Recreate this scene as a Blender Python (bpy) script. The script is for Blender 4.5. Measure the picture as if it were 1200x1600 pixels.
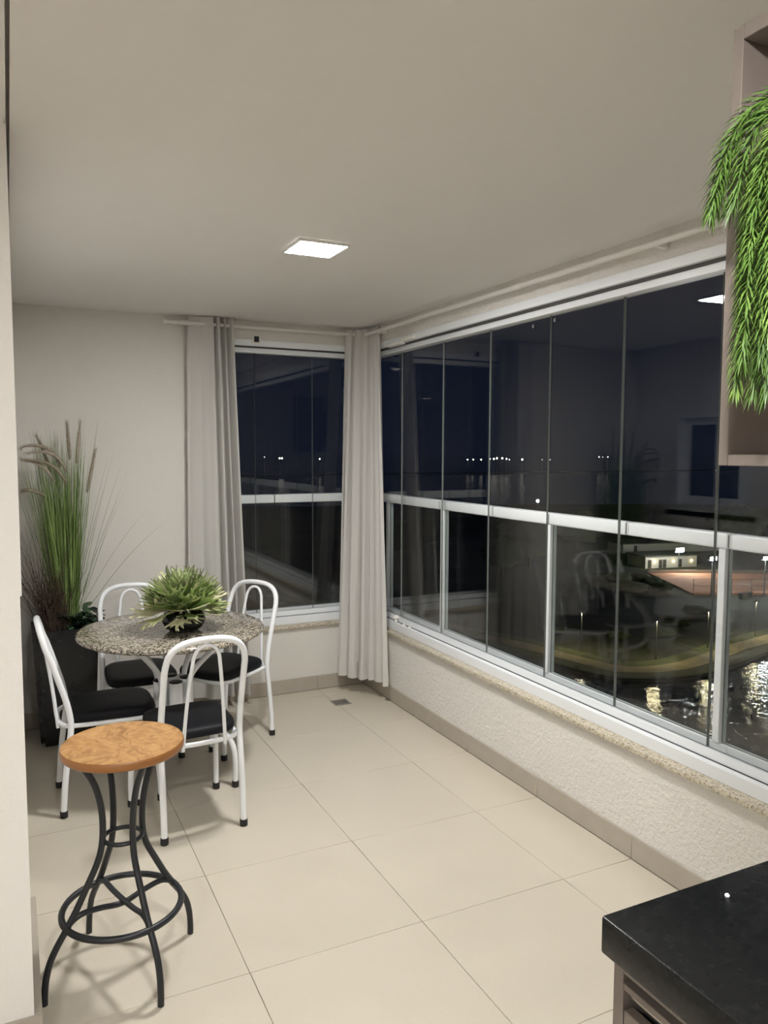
import bpy, bmesh, math, random
from mathutils import Vector, Matrix, noise
R = math.radians
for o in list(bpy.data.objects): bpy.data.objects.remove(o)
scene = bpy.context.scene
col = scene.collection
random.seed(7)

# ------------------------------------------------------------------ camera, world, exposure
YAW, PITCH, ROLL, CAMH, FPX = 0.4522, 0.0787, 0.0030, 1.5907, 1204.0
cd = bpy.data.cameras.new('camera'); cam = bpy.data.objects.new('camera', cd); col.objects.link(cam)
cd.sensor_fit = 'VERTICAL'; cd.sensor_height = 36.0; cd.lens = FPX / 1600.0 * 36.0
cd.clip_start = 0.02; cd.clip_end = 6000
fw = Vector((math.sin(YAW)*math.cos(PITCH), math.cos(YAW)*math.cos(PITCH), -math.sin(PITCH)))
rt = Vector((math.cos(YAW), -math.sin(YAW), 0)); up = rt.cross(fw)
c_, s_ = math.cos(ROLL), math.sin(ROLL)
r2 = rt*c_ + up*s_; u2 = up*c_ - rt*s_
cam.matrix_world = Matrix(((r2.x, u2.x, -fw.x, 0), (r2.y, u2.y, -fw.y, 0), (r2.z, u2.z, -fw.z, CAMH), (0, 0, 0, 1)))
scene.camera = cam
w = bpy.data.worlds.new('night_sky'); scene.world = w; w.use_nodes = True
w.node_tree.nodes['Background'].inputs[0].default_value = (0.30, 0.46, 1.0, 1)
w.node_tree.nodes['Background'].inputs[1].default_value = 0.015
vs = scene.view_settings
vs.view_transform = 'Standard'; vs.look = 'None'; vs.exposure = 0.0; vs.gamma = 1.0; vs.use_curve_mapping = False
LAMP_MAIN = 345.0          # emission of the ceiling panel in view
LAMP_NEAR = 350.0          # emission of the ceiling panels behind the camera
LAMP_COL = (1.0, 0.985, 0.955)

# ------------------------------------------------------------------ room dimensions (metres)
W, D, H = 2.146, 4.737, 2.393       # inner face of right wall, of far wall, ceiling
GX, GY, T = 1.2127, 3.3892, 0.6     # floor tile grid
HB = 0.0924
WW = W + 0.010                      # plaster face behind the baseboard
DW = D + 0.010
GL = W + 0.080                      # glass plane right
GF = D + 0.080                      # glass plane far

# ------------------------------------------------------------------ materials
def mat(name, base=(.8,.8,.8), rough=.5, metal=0., spec=.5, emit=None, strength=0.):
    m = bpy.data.materials.new(name); m.use_nodes = True
    b = m.node_tree.nodes['Principled BSDF']
    b.inputs['Base Color'].default_value = (*base, 1); b.inputs['Roughness'].default_value = rough
    b.inputs['Metallic'].default_value = metal; b.inputs['Specular IOR Level'].default_value = spec
    if emit:
        b.inputs['Emission Color'].default_value = (*emit, 1); b.inputs['Emission Strength'].default_value = strength
    return m
class NT:
    def __init__(s, m): s.nt = m.node_tree; s.b = s.nt.nodes['Principled BSDF']
    def n(s, t, **k):
        nd = s.nt.nodes.new(t)
        for a, v in k.items(): setattr(nd, a, v)
        return nd
    def l(s, a, b): s.nt.links.new(a, b)
    def coord(s, obj=True, scale=(1,1,1)):
        c = s.n('ShaderNodeTexCoord'); mp = s.n('ShaderNodeMapping'); mp.inputs['Scale'].default_value = scale
        if obj: s.l(c.outputs['Object'], mp.inputs[0])
        else:
            g = s.n('ShaderNodeNewGeometry'); s.l(g.outputs['Position'], mp.inputs[0])
        return mp.outputs[0]
    def noise(s, vec, scale, detail=4, rough=.6):
        t = s.n('ShaderNodeTexNoise'); t.inputs['Scale'].default_value = scale; t.inputs['Detail'].default_value = detail
        t.inputs['Roughness'].default_value = rough; s.l(vec, t.inputs['Vector']); return t.outputs['Fac']
    def vor(s, vec, scale, feature='F1', out='Distance'):
        t = s.n('ShaderNodeTexVoronoi', feature=feature); t.inputs['Scale'].default_value = scale
        s.l(vec, t.inputs['Vector']); return t.outputs[out]
    def ramp(s, fac, stops, interp='LINEAR'):
        r = s.n('ShaderNodeValToRGB'); r.color_ramp.interpolation = interp; e = r.color_ramp.elements
        while len(e) < len(stops): e.new(.5)
        for el, (p, c) in zip(e, stops): el.position = p; el.color = (*c, 1)
        s.l(fac, r.inputs[0]); return r.outputs[0]
    def bump(s, h, strength, dist):
        b = s.n('ShaderNodeBump'); b.inputs['Strength'].default_value = strength; b.inputs['Distance'].default_value = dist
        s.l(h, b.inputs['Height']); s.l(b.outputs[0], s.b.inputs['Normal'])
    def mix(s, f, a, b, mode='MIX'):
        m = s.n('ShaderNodeMix', data_type='RGBA', blend_type=mode)
        if isinstance(f, float): m.inputs[0].default_value = f
        else: s.l(f, m.inputs[0])
        for i, v in ((6, a), (7, b)):
            if isinstance(v, tuple): m.inputs[i].default_value = (*v, 1)
            else: s.l(v, m.inputs[i])
        return m.outputs[2]
    def base(s, c): s.l(c, s.b.inputs['Base Color'])

def plaster(name, colr, scale, strength, dist):
    m = mat(name, colr, .85, spec=.25); t = NT(m); v = t.coord(False)
    a = t.noise(v, scale, 5, .65); b = t.noise(v, scale*.25, 2)
    t.base(t.mix(.06, colr, t.ramp(b, [(.3, tuple(c*.8 for c in colr)), (.7, colr)])))
    t.bump(a, strength, dist); return m
M = {}
M['wall'] = plaster('textured_plaster', (.72,.695,.65), 95, .55, .006)
M['parapet'] = plaster('rough_plaster', (.86,.83,.785), 55, 1.0, .015)
M['wall_smooth'] = plaster('smooth_plaster', (.76,.73,.68), 130, .2, .003)
M['ceiling'] = plaster('ceiling_paint', (.775,.755,.73), 40, .04, .002)
M['pillar'] = plaster('pillar_plaster', (.84,.815,.785), 110, .4, .004)

m = M['tile'] = mat('porcelain_tile', (.60,.545,.445), .32, spec=.45); t = NT(m); v = t.coord(False)
oi = t.n('ShaderNodeObjectInfo')
n1 = t.noise(v, 5, 5); n2 = t.noise(v, 160, 2)
c1 = t.ramp(n1, [(.3,(.565,.515,.425)),(.7,(.625,.57,.475))])
c2 = t.mix(.10, c1, t.ramp(n2, [(.4,(.45,.40,.33)),(.6,(.72,.67,.57))]))
t.base(t.mix(.5, c2, t.ramp(oi.outputs['Random'], [(0,(.585,.533,.44)),(1,(.61,.557,.462))])))
t.l(t.ramp(n1, [(.3,(.30,)*3),(.7,(.42,)*3)]), t.b.inputs['Roughness'])
M['grout'] = mat('grout', (.30,.265,.21), .9)
m = M['bbtile'] = mat('baseboard_porcelain', (.42,.375,.315), .4); t = NT(m); v = t.coord(False)
t.base(t.ramp(t.noise(v, 12, 4), [(.3,(.40,.36,.30)),(.7,(.44,.395,.335))]))
M['white_al'] = mat('white_aluminium', (.80,.825,.85), .32, spec=.5)
M['white_paint'] = mat('white_enamel', (.88,.90,.925), .22, spec=.5)
M['white_plastic'] = mat('white_plastic', (.80,.79,.75), .35)
M['rod'] = mat('rod_enamel', (.72,.70,.66), .35)
M['slot'] = mat('track_slot', (.05,.05,.05), .6)
M['black_rubber'] = mat('black_rubber', (.012,.012,.013), .5)
M['black_metal'] = mat('black_metal', (.016,.018,.022), .42, spec=.5)
M['steel'] = mat('brushed_steel', (.55,.53,.49), .3, metal=1.)
M['drain'] = mat('dull_steel', (.33,.31,.28), .35, metal=.35)
M['chrome'] = mat('chrome', (.8,.8,.8), .12, metal=1.)
m = M['vinyl'] = mat('black_vinyl', (.006,.0065,.009), .55, spec=.22); t = NT(m)
t.bump(t.noise(t.coord(), 260, 2), .12, .002)

def granite(name, stops, scale, rough=.25, fine=2.6):
    m = mat(name, (.5,.5,.5), rough); t = NT(m); v = t.coord(False)
    n = t.noise(v, scale*.12, 3); vv = t.n('ShaderNodeVectorMath', operation='ADD')
    sc = t.n('ShaderNodeVectorMath', operation='SCALE'); sc.inputs['Scale'].default_value = .05
    t.l(t.n('ShaderNodeTexNoise').outputs['Color'], sc.inputs[0]); t.l(v, vv.inputs[0]); t.l(sc.outputs[0], vv.inputs[1])
    a = t.vor(v, scale, 'F1', 'Color'); b = t.noise(v, scale*fine*.35, 4, .75)
    g = t.n('ShaderNodeMix', data_type='FLOAT'); g.inputs[0].default_value = .55
    sp = t.n('ShaderNodeSeparateColor'); t.l(a, sp.inputs[0]); t.l(sp.outputs[0], g.inputs[2]); t.l(b, g.inputs[3])
    t.base(t.ramp(g.outputs[0], stops)); return m
M['granite_sill'] = granite('beige_granite', [(.18,(.10,.075,.055)),(.32,(.30,.25,.18)),(.45,(.52,.46,.35)),(.65,(.62,.57,.46)),(.9,(.72,.68,.58))], 170, .3)
M['granite_table'] = granite('brown_grey_granite', [(.26,(.018,.017,.016)),(.40,(.10,.088,.072)),(.50,(.27,.235,.185)),(.62,(.43,.385,.31)),(.85,(.63,.58,.49))], 150, .11)
m = M['granite_black'] = mat('black_granite', (.012,.013,.014), .22, spec=.2); t = NT(m); v = t.coord(False)
t.base(t.ramp(t.noise(v, 90, 6, .7), [(.5,(.0065,.007,.0075)),(.68,(.012,.0125,.012)),(.80,(.05,.05,.045))]))
t.l(t.ramp(t.noise(v, 30, 4), [(.3,(.18,)*3),(.7,(.34,)*3)]), t.b.inputs['Roughness'])
m = M['burl'] = mat('orange_burl_laminate', (.6,.33,.13), .38); t = NT(m); v = t.coord(True, (1,1,1))
n1 = t.noise(v, 9, 6, .62); ds = t.n('ShaderNodeTexNoise'); ds.inputs['Scale'].default_value = 6.5; ds.inputs['Detail'].default_value = 5; ds.inputs['Distortion'].default_value = 2.2
t.l(v, ds.inputs['Vector'])
n2 = t.noise(v, 42, 5, .7)
a = t.ramp(ds.outputs['Fac'], [(.34,(.25,.115,.033)),(.43,(.42,.215,.072)),(.49,(.52,.295,.115)),(.525,(.28,.130,.040)),(.56,(.47,.25,.09)),(.72,(.57,.34,.145))])
t.base(t.mix(.25, a, t.ramp(n2, [(.38,(.25,.11,.035)),(.6,(.56,.33,.14))])))
M['burl_edge'] = mat('stool_edge_band', (.30,.125,.035), .4)
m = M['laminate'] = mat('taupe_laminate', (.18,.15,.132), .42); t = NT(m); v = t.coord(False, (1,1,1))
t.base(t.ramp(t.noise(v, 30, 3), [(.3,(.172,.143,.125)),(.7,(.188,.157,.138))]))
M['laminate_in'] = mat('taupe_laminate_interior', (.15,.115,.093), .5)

def glass(name, tint=(.985,.99,.988), f0=.031):
    m = bpy.data.materials.new(name); m.use_nodes = True; nt = m.node_tree
    for n in list(nt.nodes): nt.nodes.remove(n)
    o = nt.nodes.new('ShaderNodeOutputMaterial'); mx = nt.nodes.new('ShaderNodeMixShader')
    tr = nt.nodes.new('ShaderNodeBsdfTransparent'); tr.inputs[0].default_value = (*tint, 1)
    gl = nt.nodes.new('ShaderNodeBsdfGlossy'); gl.inputs['Roughness'].default_value = 0.0
    gl.inputs['Color'].default_value = (1,1,1,1)
    lw = nt.nodes.new('ShaderNodeLayerWeight'); lw.inputs[0].default_value = .5
    p = nt.nodes.new('ShaderNodeMath'); p.operation = 'POWER'; p.inputs[1].default_value = 5
    q = nt.nodes.new('ShaderNodeMath'); q.operation = 'MULTIPLY_ADD'; q.inputs[1].default_value = 1-f0; q.inputs[2].default_value = f0
    nt.links.new(lw.outputs['Facing'], p.inputs[0]); nt.links.new(p.outputs[0], q.inputs[0]); nt.links.new(q.outputs[0], mx.inputs[0])
    nt.links.new(tr.outputs[0], mx.inputs[1]); nt.links.new(gl.outputs[0], mx.inputs[2]); nt.links.new(mx.outputs[0], o.inputs[0])
    return m
M['glass'] = glass('clear_glass')
M['glass_rail'] = glass('railing_glass', (.96,.985,.975), .022)
M['glass_edge'] = mat('polished_glass_edge', (.20,.22,.21), .2)

def cloth(name, colr, trans, scale=700):
    m = mat(name, colr, .9, spec=.1); t = NT(m); v = t.coord(False)
    tl = t.n('ShaderNodeBsdfTranslucent'); tl.inputs[0].default_value = (*colr, 1)
    mx = t.n('ShaderNodeMixShader'); mx.inputs[0].default_value = trans
    out = t.nt.nodes['Material Output']; t.l(t.b.outputs[0], mx.inputs[1]); t.l(tl.outputs[0], mx.inputs[2]); t.l(mx.outputs[0], out.inputs[0])
    t.bump(t.noise(v, 400, 2), .15, .001); return m
M['curtain'] = cloth('grey_curtain', (.60,.585,.555), .15)
M['sheer'] = cloth('pale_grey_curtain', (.77,.75,.72), .35)

def leafmat(name, stops, scale=14, rough=.5, axis=None):
    m = mat(name, stops[0][1], rough, spec=.35); t = NT(m); v = t.coord(True)
    oi = t.n('ShaderNodeObjectInfo'); n = t.noise(v, scale, 3)
    ad = t.n('ShaderNodeMath', operation='MULTIPLY_ADD'); t.l(oi.outputs['Random'], ad.inputs[0]); ad.inputs[1].default_value = .4
    t.l(n, ad.inputs[2]); sb = t.n('ShaderNodeMath', operation='SUBTRACT'); t.l(ad.outputs[0], sb.inputs[0]); sb.inputs[1].default_value = .2
    t.base(t.ramp(sb.outputs[0], stops)); return m
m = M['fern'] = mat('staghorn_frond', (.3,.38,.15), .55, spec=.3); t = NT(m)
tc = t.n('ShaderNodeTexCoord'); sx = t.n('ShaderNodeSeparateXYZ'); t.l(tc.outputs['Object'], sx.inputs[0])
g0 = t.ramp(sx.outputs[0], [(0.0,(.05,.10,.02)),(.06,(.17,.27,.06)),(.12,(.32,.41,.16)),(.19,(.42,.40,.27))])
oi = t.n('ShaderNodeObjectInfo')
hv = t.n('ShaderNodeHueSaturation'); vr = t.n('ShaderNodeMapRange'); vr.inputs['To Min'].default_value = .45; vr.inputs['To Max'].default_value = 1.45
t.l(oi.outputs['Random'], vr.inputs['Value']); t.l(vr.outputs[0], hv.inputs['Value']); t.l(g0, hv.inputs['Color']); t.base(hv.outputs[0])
M['fern_pale'] = leafmat('pale_staghorn_frond', [(.25,(.42,.46,.20)),(.5,(.58,.57,.34)),(.8,(.66,.62,.44))], 22, .6)
m = M['grass'] = mat('ornamental_grass', (.15,.3,.05), .5, spec=.3); t = NT(m)
gm = t.n('ShaderNodeAttribute'); gm.attribute_name = 'tone'
t.base(t.ramp(gm.outputs['Fac'], [(0,(.055,.085,.03)),(.35,(.13,.205,.055)),(.7,(.26,.375,.11)),(1,(.42,.50,.22))]))
M['plume'] = leafmat('grass_plume', [(.3,(.30,.25,.19)),(.7,(.46,.40,.32))], 60, .9)
M['twig'] = leafmat('brown_twig', [(.3,(.035,.022,.015)),(.7,(.10,.065,.045))], 30, .8)
M['ivy'] = leafmat('dark_leaf', [(.2,(.012,.028,.018)),(.6,(.028,.060,.032)),(.9,(.12,.18,.06))], 30, .4)
M['needle'] = leafmat('bright_green_needle', [(.2,(.035,.080,.012)),(.55,(.080,.155,.026)),(.9,(.17,.27,.055))], 25, .5)
M['needle_stem'] = mat('green_stem', (.16,.24,.06), .6)
M['soil'] = mat('soil', (.02,.014,.01), .95)
m = M['black_pot'] = mat('black_pot', (.012,.012,.013), .28); t = NT(m)
t.l(t.ramp(t.noise(t.coord(), 8, 3), [(.3,(.22,)*3),(.7,(.36,)*3)]), t.b.inputs['Roughness'])
M['bowl'] = mat('black_glazed_bowl', (.006,.006,.007), .08, spec=.6)
M['led'] = mat('led_diffuser', (.9,.9,.9), .5, emit=LAMP_COL, strength=LAMP_MAIN)
M['led_near'] = mat('led_diffuser_near', (.9,.9,.9), .5, emit=LAMP_COL, strength=LAMP_NEAR)
# outdoors
m = M['water'] = mat('lake_water', (.004,.013,.012), .05, spec=.6); t = NT(m); v = t.coord(False, (.55,.9,1))
h1 = t.noise(v, 1.7, 3, .55); h2 = t.noise(v, .7, 2)
ma = t.n('ShaderNodeMath', operation='ADD'); t.l(h1, ma.inputs[0]); t.l(h2, ma.inputs[1]); t.bump(ma.outputs[0], 1.0, .10)
m = M['land'] = mat('dark_grassland', (.03,.035,.018), .95); t = NT(m); v = t.coord(False)
t.base(t.ramp(t.noise(v, .09, 5), [(.3,(.016,.020,.012)),(.7,(.045,.048,.026))]))
m = M['path'] = mat('lakeside_path', (.26,.22,.14), .9); t = NT(m); v = t.coord(False)
t.base(t.ramp(t.noise(v, .5, 4), [(.3,(.20,.17,.10)),(.7,(.31,.27,.17))]))
m = M['lawn'] = mat('shore_lawn', (.10,.12,.045), .95); t = NT(m); v = t.coord(False)
t.base(t.ramp(t.noise(v, .6, 4), [(.3,(.045,.058,.022)),(.7,(.10,.11,.05))]))
m = M['clay'] = mat('clay_court', (.55,.24,.12), .9); t = NT(m); v = t.coord(False)
t.base(t.ramp(t.noise(v, .25, 4), [(.3,(.62,.28,.14)),(.7,(.78,.38,.21))]))
M['court_line'] = mat('court_line', (.75,.72,.66), .8)
M['render'] = mat('pale_building_render', (.55,.50,.40), .85)
M['roof_dark'] = mat('dark_roof', (.08,.07,.06), .8)
M['mast'] = mat('galvanised_mast', (.20,.20,.20), .6, metal=.5)
M['flood'] = mat('floodlight_lens', (1,1,1), .5, emit=(.95,.97,1.0), strength=330)
M['globe'] = mat('lamp_globe', (1,1,1), .5, emit=(1.0,.84,.50), strength=320)
M['warm_lamp'] = mat('warm_wall_lamp', (1,1,1), .5, emit=(1.0,.76,.33), strength=55)
M['city'] = mat('distant_lamp', (1,1,1), .5, emit=(1,.92,.75), strength=9)
M['foliage_dark'] = leafmat('night_foliage', [(.2,(.015,.024,.010)),(.8,(.06,.08,.03))], .8, .9)
M['fence'] = mat('court_fence', (.03,.035,.03), .7)
M['door_dark'] = mat('dark_opening', (.05,.04,.03), .8)

# ------------------------------------------------------------------ mesh helpers
class MB:
    def __init__(s): s.v = []; s.f = []; s.mi = []
    def add(s, v, f, mi=0):
        o = len(s.v); s.v += [tuple(p) for p in v]; s.f += [tuple(i+o for i in q) for q in f]; s.mi += [mi]*len(f); return s
    def box(s, x0, x1, y0, y1, z0, z1, mi=0):
        v = [(x0,y0,z0),(x1,y0,z0),(x1,y1,z0),(x0,y1,z0),(x0,y0,z1),(x1,y0,z1),(x1,y1,z1),(x0,y1,z1)]
        return s.add(v, [(3,2,1,0),(4,5,6,7),(0,1,5,4),(1,2,6,5),(2,3,7,6),(3,0,4,7)], mi)
    def bbox(s, x0, x1, y0, y1, z0, z1, b=.002, seg=2, mi=0):
        bm = bmesh.new(); bmesh.ops.create_cube(bm, size=1)
        for q in bm.verts: q.co = Vector(((x0+x1)/2+q.co.x*(x1-x0), (y0+y1)/2+q.co.y*(y1-y0), (z0+z1)/2+q.co.z*(z1-z0)))
        bmesh.ops.bevel(bm, geom=bm.edges[:], offset=b, segments=seg, affect='EDGES', profile=.5)
        bm.verts.index_update(); s.add([q.co[:] for q in bm.verts], [[q.index for q in f.verts] for f in bm.faces], mi); bm.free(); return s
    def tube(s, pts, r, n=10, closed=False, caps=True, mi=0):
        P = [Vector(p) for p in pts]; N = len(P)
        rad = r if isinstance(r, (list, tuple)) else [r]*N
        tan = []
        for i in range(N):
            a = P[(i-1) % N] if (closed or i > 0) else P[i]; b = P[(i+1) % N] if (closed or i < N-1) else P[i]
            d = b-a; tan.append(d.normalized() if d.length > 1e-9 else Vector((0,0,1)))
        nrm = tan[0].orthogonal().normalized(); rings = []
        for i in range(N):
            nrm = (nrm - tan[i]*nrm.dot(tan[i]))
            nrm = nrm.normalized() if nrm.length > 1e-6 else tan[i].orthogonal().normalized()
            bi = tan[i].cross(nrm)
            rings.append([P[i] + (nrm*math.cos(2*math.pi*k/n) + bi*math.sin(2*math.pi*k/n))*rad[i] for k in range(n)])
        v = [p for rg in rings for p in rg]; f = []
        # closed tubes: match last ring to first
        sh = 0
        if closed:
            best = min(range(n), key=lambda k: (rings[-1][0]-rings[0][k]).length); sh = best
        for i in range(N if closed else N-1):
            j = (i+1) % N; o = sh if (closed and i == N-1) else 0
            for k in range(n):
                f.append((i*n+k, i*n+(k+1) % n, j*n+(k+1+o) % n, j*n+(k+o) % n))
        if caps and not closed:
            f.append(tuple(reversed(range(n)))); f.append(tuple((N-1)*n+k for k in range(n)))
        return s.add(v, f, mi)
    def lathe(s, prof, n=32, c=(0,0,0), mi=0, close=True):
        v = []; f = []; m = len(prof)
        for r, z in prof:
            for k in range(n):
                a = 2*math.pi*k/n; v.append((c[0]+r*math.cos(a), c[1]+r*math.sin(a), c[2]+z))
        for i in range(m-1):
            for k in range(n): f.append((i*n+k, i*n+(k+1) % n, (i+1)*n+(k+1) % n, (i+1)*n+k))
        if close: f.append(tuple(reversed(range(n)))); f.append(tuple((m-1)*n+k for k in range(n)))
        return s.add(v, f, mi)
    def mesh(s, name, mats, sharp=38):
        me = bpy.data.meshes.new(name); me.from_pydata(s.v, [], s.f); me.update()
        for m_ in (mats if isinstance(mats, (list, tuple)) else [mats]): me.materials.append(M[m_] if isinstance(m_, str) else m_)
        me.polygons.foreach_set('material_index', s.mi)
        me.polygons.foreach_set('use_smooth', [True]*len(me.polygons))
        if sharp is not None: me.set_sharp_from_angle(angle=R(sharp))
        return me
    def build(s, name, mats, parent=None, sharp=38): return link(name, s.mesh(name, mats, sharp), parent)
def link(name, me, parent=None):
    o = bpy.data.objects.new(name, me); col.objects.link(o)
    if parent: o.parent = parent
    return o
def tag(o, label=None, cat=None, group=None, kind=None):
    if label: o['label'] = label
    if cat: o['category'] = cat
    if group: o['group'] = group
    if kind: o['kind'] = kind
    return o
def empty(name, loc=(0,0,0), rz=0):
    o = bpy.data.objects.new(name, None); col.objects.link(o); o.location = loc; o.rotation_euler = (0,0,rz)
    o.empty_display_size = .05; return o
def copy_tree(o, parent=None):
    c = o.copy(); col.objects.link(c); c.parent = parent
    for ch in list(o.children): copy_tree(ch, c)
    return c
def catmull(pts, k=6, closed=False):
    P = [Vector(p) for p in pts]; N = len(P); out = []
    for i in range(N if closed else N-1):
        p1 = P[i]; p2 = P[(i+1) % N]
        p0 = P[(i-1) % N] if (closed or i > 0) else p1*2-p2
        p3 = P[(i+2) % N] if (closed or i+2 < N) else p2*2-p1
        for j in range(k):
            t = j/k; out.append(.5*((2*p1)+(p2-p0)*t+(2*p0-5*p1+4*p2-p3)*t*t+(3*p1-p0-3*p2+p3)*t**3))
    if not closed: out.append(P[-1])
    return out
def struct(name, mb, mats, label=None, parent=None, sharp=38):
    o = mb.build(name, mats, parent, sharp)
    return tag(o, label, None, None, 'structure')

# ------------------------------------------------------------------ the setting: floor with tiles
Y0 = -2.6; XL = -2.6
fl = struct('floor', MB().box(XL, W+.2, Y0, D+.1, -.12, -.003), 'grout', 'beige porcelain tiled balcony floor')
full = MB().bbox(-.299, .299, -.299, .299, -.010, 0, .0012, 1).mesh('tile_full', 'tile')
def tile_at(x0, x1, y0, y1):
    if x1-x0 < .03 or y1-y0 < .03: return
    if abs(x1-x0-.6) < 1e-4 and abs(y1-y0-.6) < 1e-4:
        o = link('tile', full, fl)
    else:
        hx, hy = (x1-x0)/2-.001, (y1-y0)/2-.001
        o = MB().bbox(-hx, hx, -hy, hy, -.010, 0, .0012, 1).build('tile', 'tile', fl)
    o.location = ((x0+x1)/2, (y0+y1)/2, 0)
for j in range(-11, 3):
    y0 = max(GY+j*T, Y0+.02); y1 = min(GY+(j+1)*T, D-.001)
    if y1 <= y0: continue
    for i in range(-7, 2):
        lo = .0 if GY+j*T > 2.18 else XL+.02
        x0 = max(GX+i*T, lo); x1 = min(GX+(i+1)*T, W-.001)
        if y1 < .86: x1 = min(x1, 1.40)
        if x1 <= x0: continue
        tile_at(x0, x1, y0, y1)

# ceiling, with the thin shadow gap along its left edge
struct('ceiling', MB().box(.027, WW+.2, Y0, DW+.2, H, H+.12).box(XL, .0185, Y0, DW+.2, H-.002, H+.12).box(.0185, .027, Y0, DW+.2, H+.05, H+.12), 'ceiling', 'off-white painted ceiling')

# walls
TOPZ = 2.282; SILLZ = .434
struct('wall_right', MB().box(WW, WW+.17, .86, DW+.17, 0, SILLZ).box(WW, WW+.17, .86, DW+.17, TOPZ, H+.1),
       'parapet', 'low textured off-white parapet under the right windows')
XJ = 1.20
struct('wall_back', MB().box(-.2, XJ, DW, DW+.17, 0, H+.1).box(XJ, WW, DW, DW+.17, 0, SILLZ).box(XJ, WW, DW, DW+.17, TOPZ, H+.1),
       'wall', 'textured off-white far wall')
# left wall ends in the pillar edge at the front; a window opening further back
PY = 2.15
lw = MB()
lw.box(-.20, .014, PY, 3.56, 0, H+.1).box(-.20, .014, 4.34, DW, 0, H+.1)
lw.box(-.20, .014, 3.56, 4.34, 0, 1.16).box(-.20, .014, 3.56, 4.34, 2.06, H+.1)
lw.box(.014, .0185, PY, PY+.5, 1.22, H-.01)
struct('wall_left', lw, 'pillar', 'off-white plastered pillar and wall on the left')
struct('wall_living', MB().box(-1.4, -.20, PY, PY+.15, 0, H+.1).box(XL-.1, XL, Y0, PY, 0, H+.1).box(XL, -1.4, PY, PY+.15, 0, H+.1), 'wall_smooth', 'plain living room wall')
struct('wall_front', MB().box(XL, W+.2, Y0-.1, Y0, 0, H+.1), 'wall_smooth', 'plain wall behind the camera')
struct('wall_kitchen', MB().box(1.40, W+.2, Y0, .86, 0, H+.1), 'wall_smooth', 'wall behind the counter')

# baseboards, each piece a tile
bbr = tag(empty('baseboard_right'), 'taupe porcelain baseboard along the right parapet', kind='structure')
k = 2
ys = [D]+[GY+T*q for q in (2,1,0,-1,-2,-3,-4)]+[.86]
for a, b in zip(ys[:-1], ys[1:]):
    if a-b > .02: MB().bbox(W, WW, b+.001, a-.001, 0, HB, .0015, 1).build('baseboard_tile', 'bbtile', bbr)
MB().box(W+.002, WW, .86, D, 0, HB-.003).build('grout_bed', 'grout', bbr)
bbf = tag(empty('baseboard_back'), 'taupe porcelain baseboard along the far wall', kind='structure')
xs = [.015]+[GX+T*q for q in (-1,0,1)]+[W]
for a, b in zip(xs[:-1], xs[1:]): MB().bbox(a+.001, b-.001, D, DW, 0, HB, .0015, 1).build('baseboard_tile', 'bbtile', bbf)
MB().box(.015, W, D+.002, DW, 0, HB-.003).build('grout_bed', 'grout', bbf)
bbl = tag(empty('baseboard_left'), 'taupe porcelain baseboard around the left pillar', kind='structure')
MB().bbox(-.6, .034, PY-.011, PY, 0, HB, .0015, 1).build('baseboard_tile', 'bbtile', bbl)
MB().bbox(.0145, .034, PY, 2.75, 0, HB, .0015, 1).build('baseboard_tile', 'bbtile', bbl)

# granite sills
struct('trim_1', MB().bbox(W-.02, W+.10, .87, D+.10, SILLZ, SILLZ+.020, .003, 2), 'granite_sill', 'speckled beige granite sill below the right windows')
struct('trim_2', MB().bbox(XJ+.002, W-.022, D-.02, D+.10, SILLZ, SILLZ+.020, .003, 2), 'granite_sill', 'speckled beige granite sill below the far window')

# ------------------------------------------------------------------ window_1: frameless folding glass, right side
def pane(parent, x0, x1, y0, y1, z0, z1, name='pane', gm='glass'):
    mb = MB().box(x0, x1, y0, y1, z0, z1)
    thin_x = (x1-x0) < (y1-y0)
    for i in range(6):
        big = i in ((3, 5) if thin_x else (2, 4))
        mb.mi[i] = 0 if big else 1
    return mb.build(name, [gm, 'glass_edge'], parent)
SZ = SILLZ+.020
def tracks(win, right=True):
    # profile in (depth from wall face, z) swept along the wall
    def B(d0, d1, z0, z1, name, m_):
        if right: MB().bbox(W+d0, W+d1, .87, D+d0 if d0 > .05 else D+d1, z0, z1, .0015, 1).build(name, m_, win)
        else: MB().bbox(XJ+.004, W+d0, D+d0, D+d1, z0, z1, .0015, 1).build(name, m_, win)
    B(.028, .056, SZ, .503, 'bottom_track', 'white_al')
    B(.0565, .060, SZ, .506, 'track_slot', 'slot')
    B(.0605, .074, SZ, .537, 'bottom_rail', 'white_al')
    B(.086, .098, SZ, .515, 'bottom_rail', 'white_al')
    B(.004, .060, 2.243, TOPZ, 'top_track', 'white_al')
    B(.024, .100, 2.236, 2.243, 'track_slot', 'slot')
    B(.045, .105, 2.206, 2.236, 'top_rail', 'white_al')
w1 = tag(empty('window_1'), 'frameless folding glass window along the right side', kind='structure')
tracks(w1, True)
js = [D+.076, 4.326, 3.817, 3.343, 2.858, 2.392, 1.913, 1.432, .955, .875]
for a, b in zip(js[:-1], js[1:]):
    h_ = (a-b)/2-.0015; o = pane(w1, -.004, .004, -h_, h_, .5375, 2.212); o.location = (GL, (a+b)/2, 0)
    if abs(b-1.913) < 1e-6: o.rotation_euler = (0, 0, -.014)      # leaf turned on purpose to shift the ceiling panel's reflection
w2 = tag(empty('window_2'), 'frameless folding glass window in the far wall', kind='structure')
tracks(w2, False)
jx = [XJ+.01, 1.42, 1.811, W+.070]
for a, b in zip(jx[:-1], jx[1:]): pane(w2, a+.002, b-.002, GF-.004, GF+.004, .5375, 2.212)
MB().bbox(XJ+.002, XJ+.028, D+.03, D+.11, SZ, TOPZ, .0015, 1).build('side_jamb', 'white_al', w2)
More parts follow.
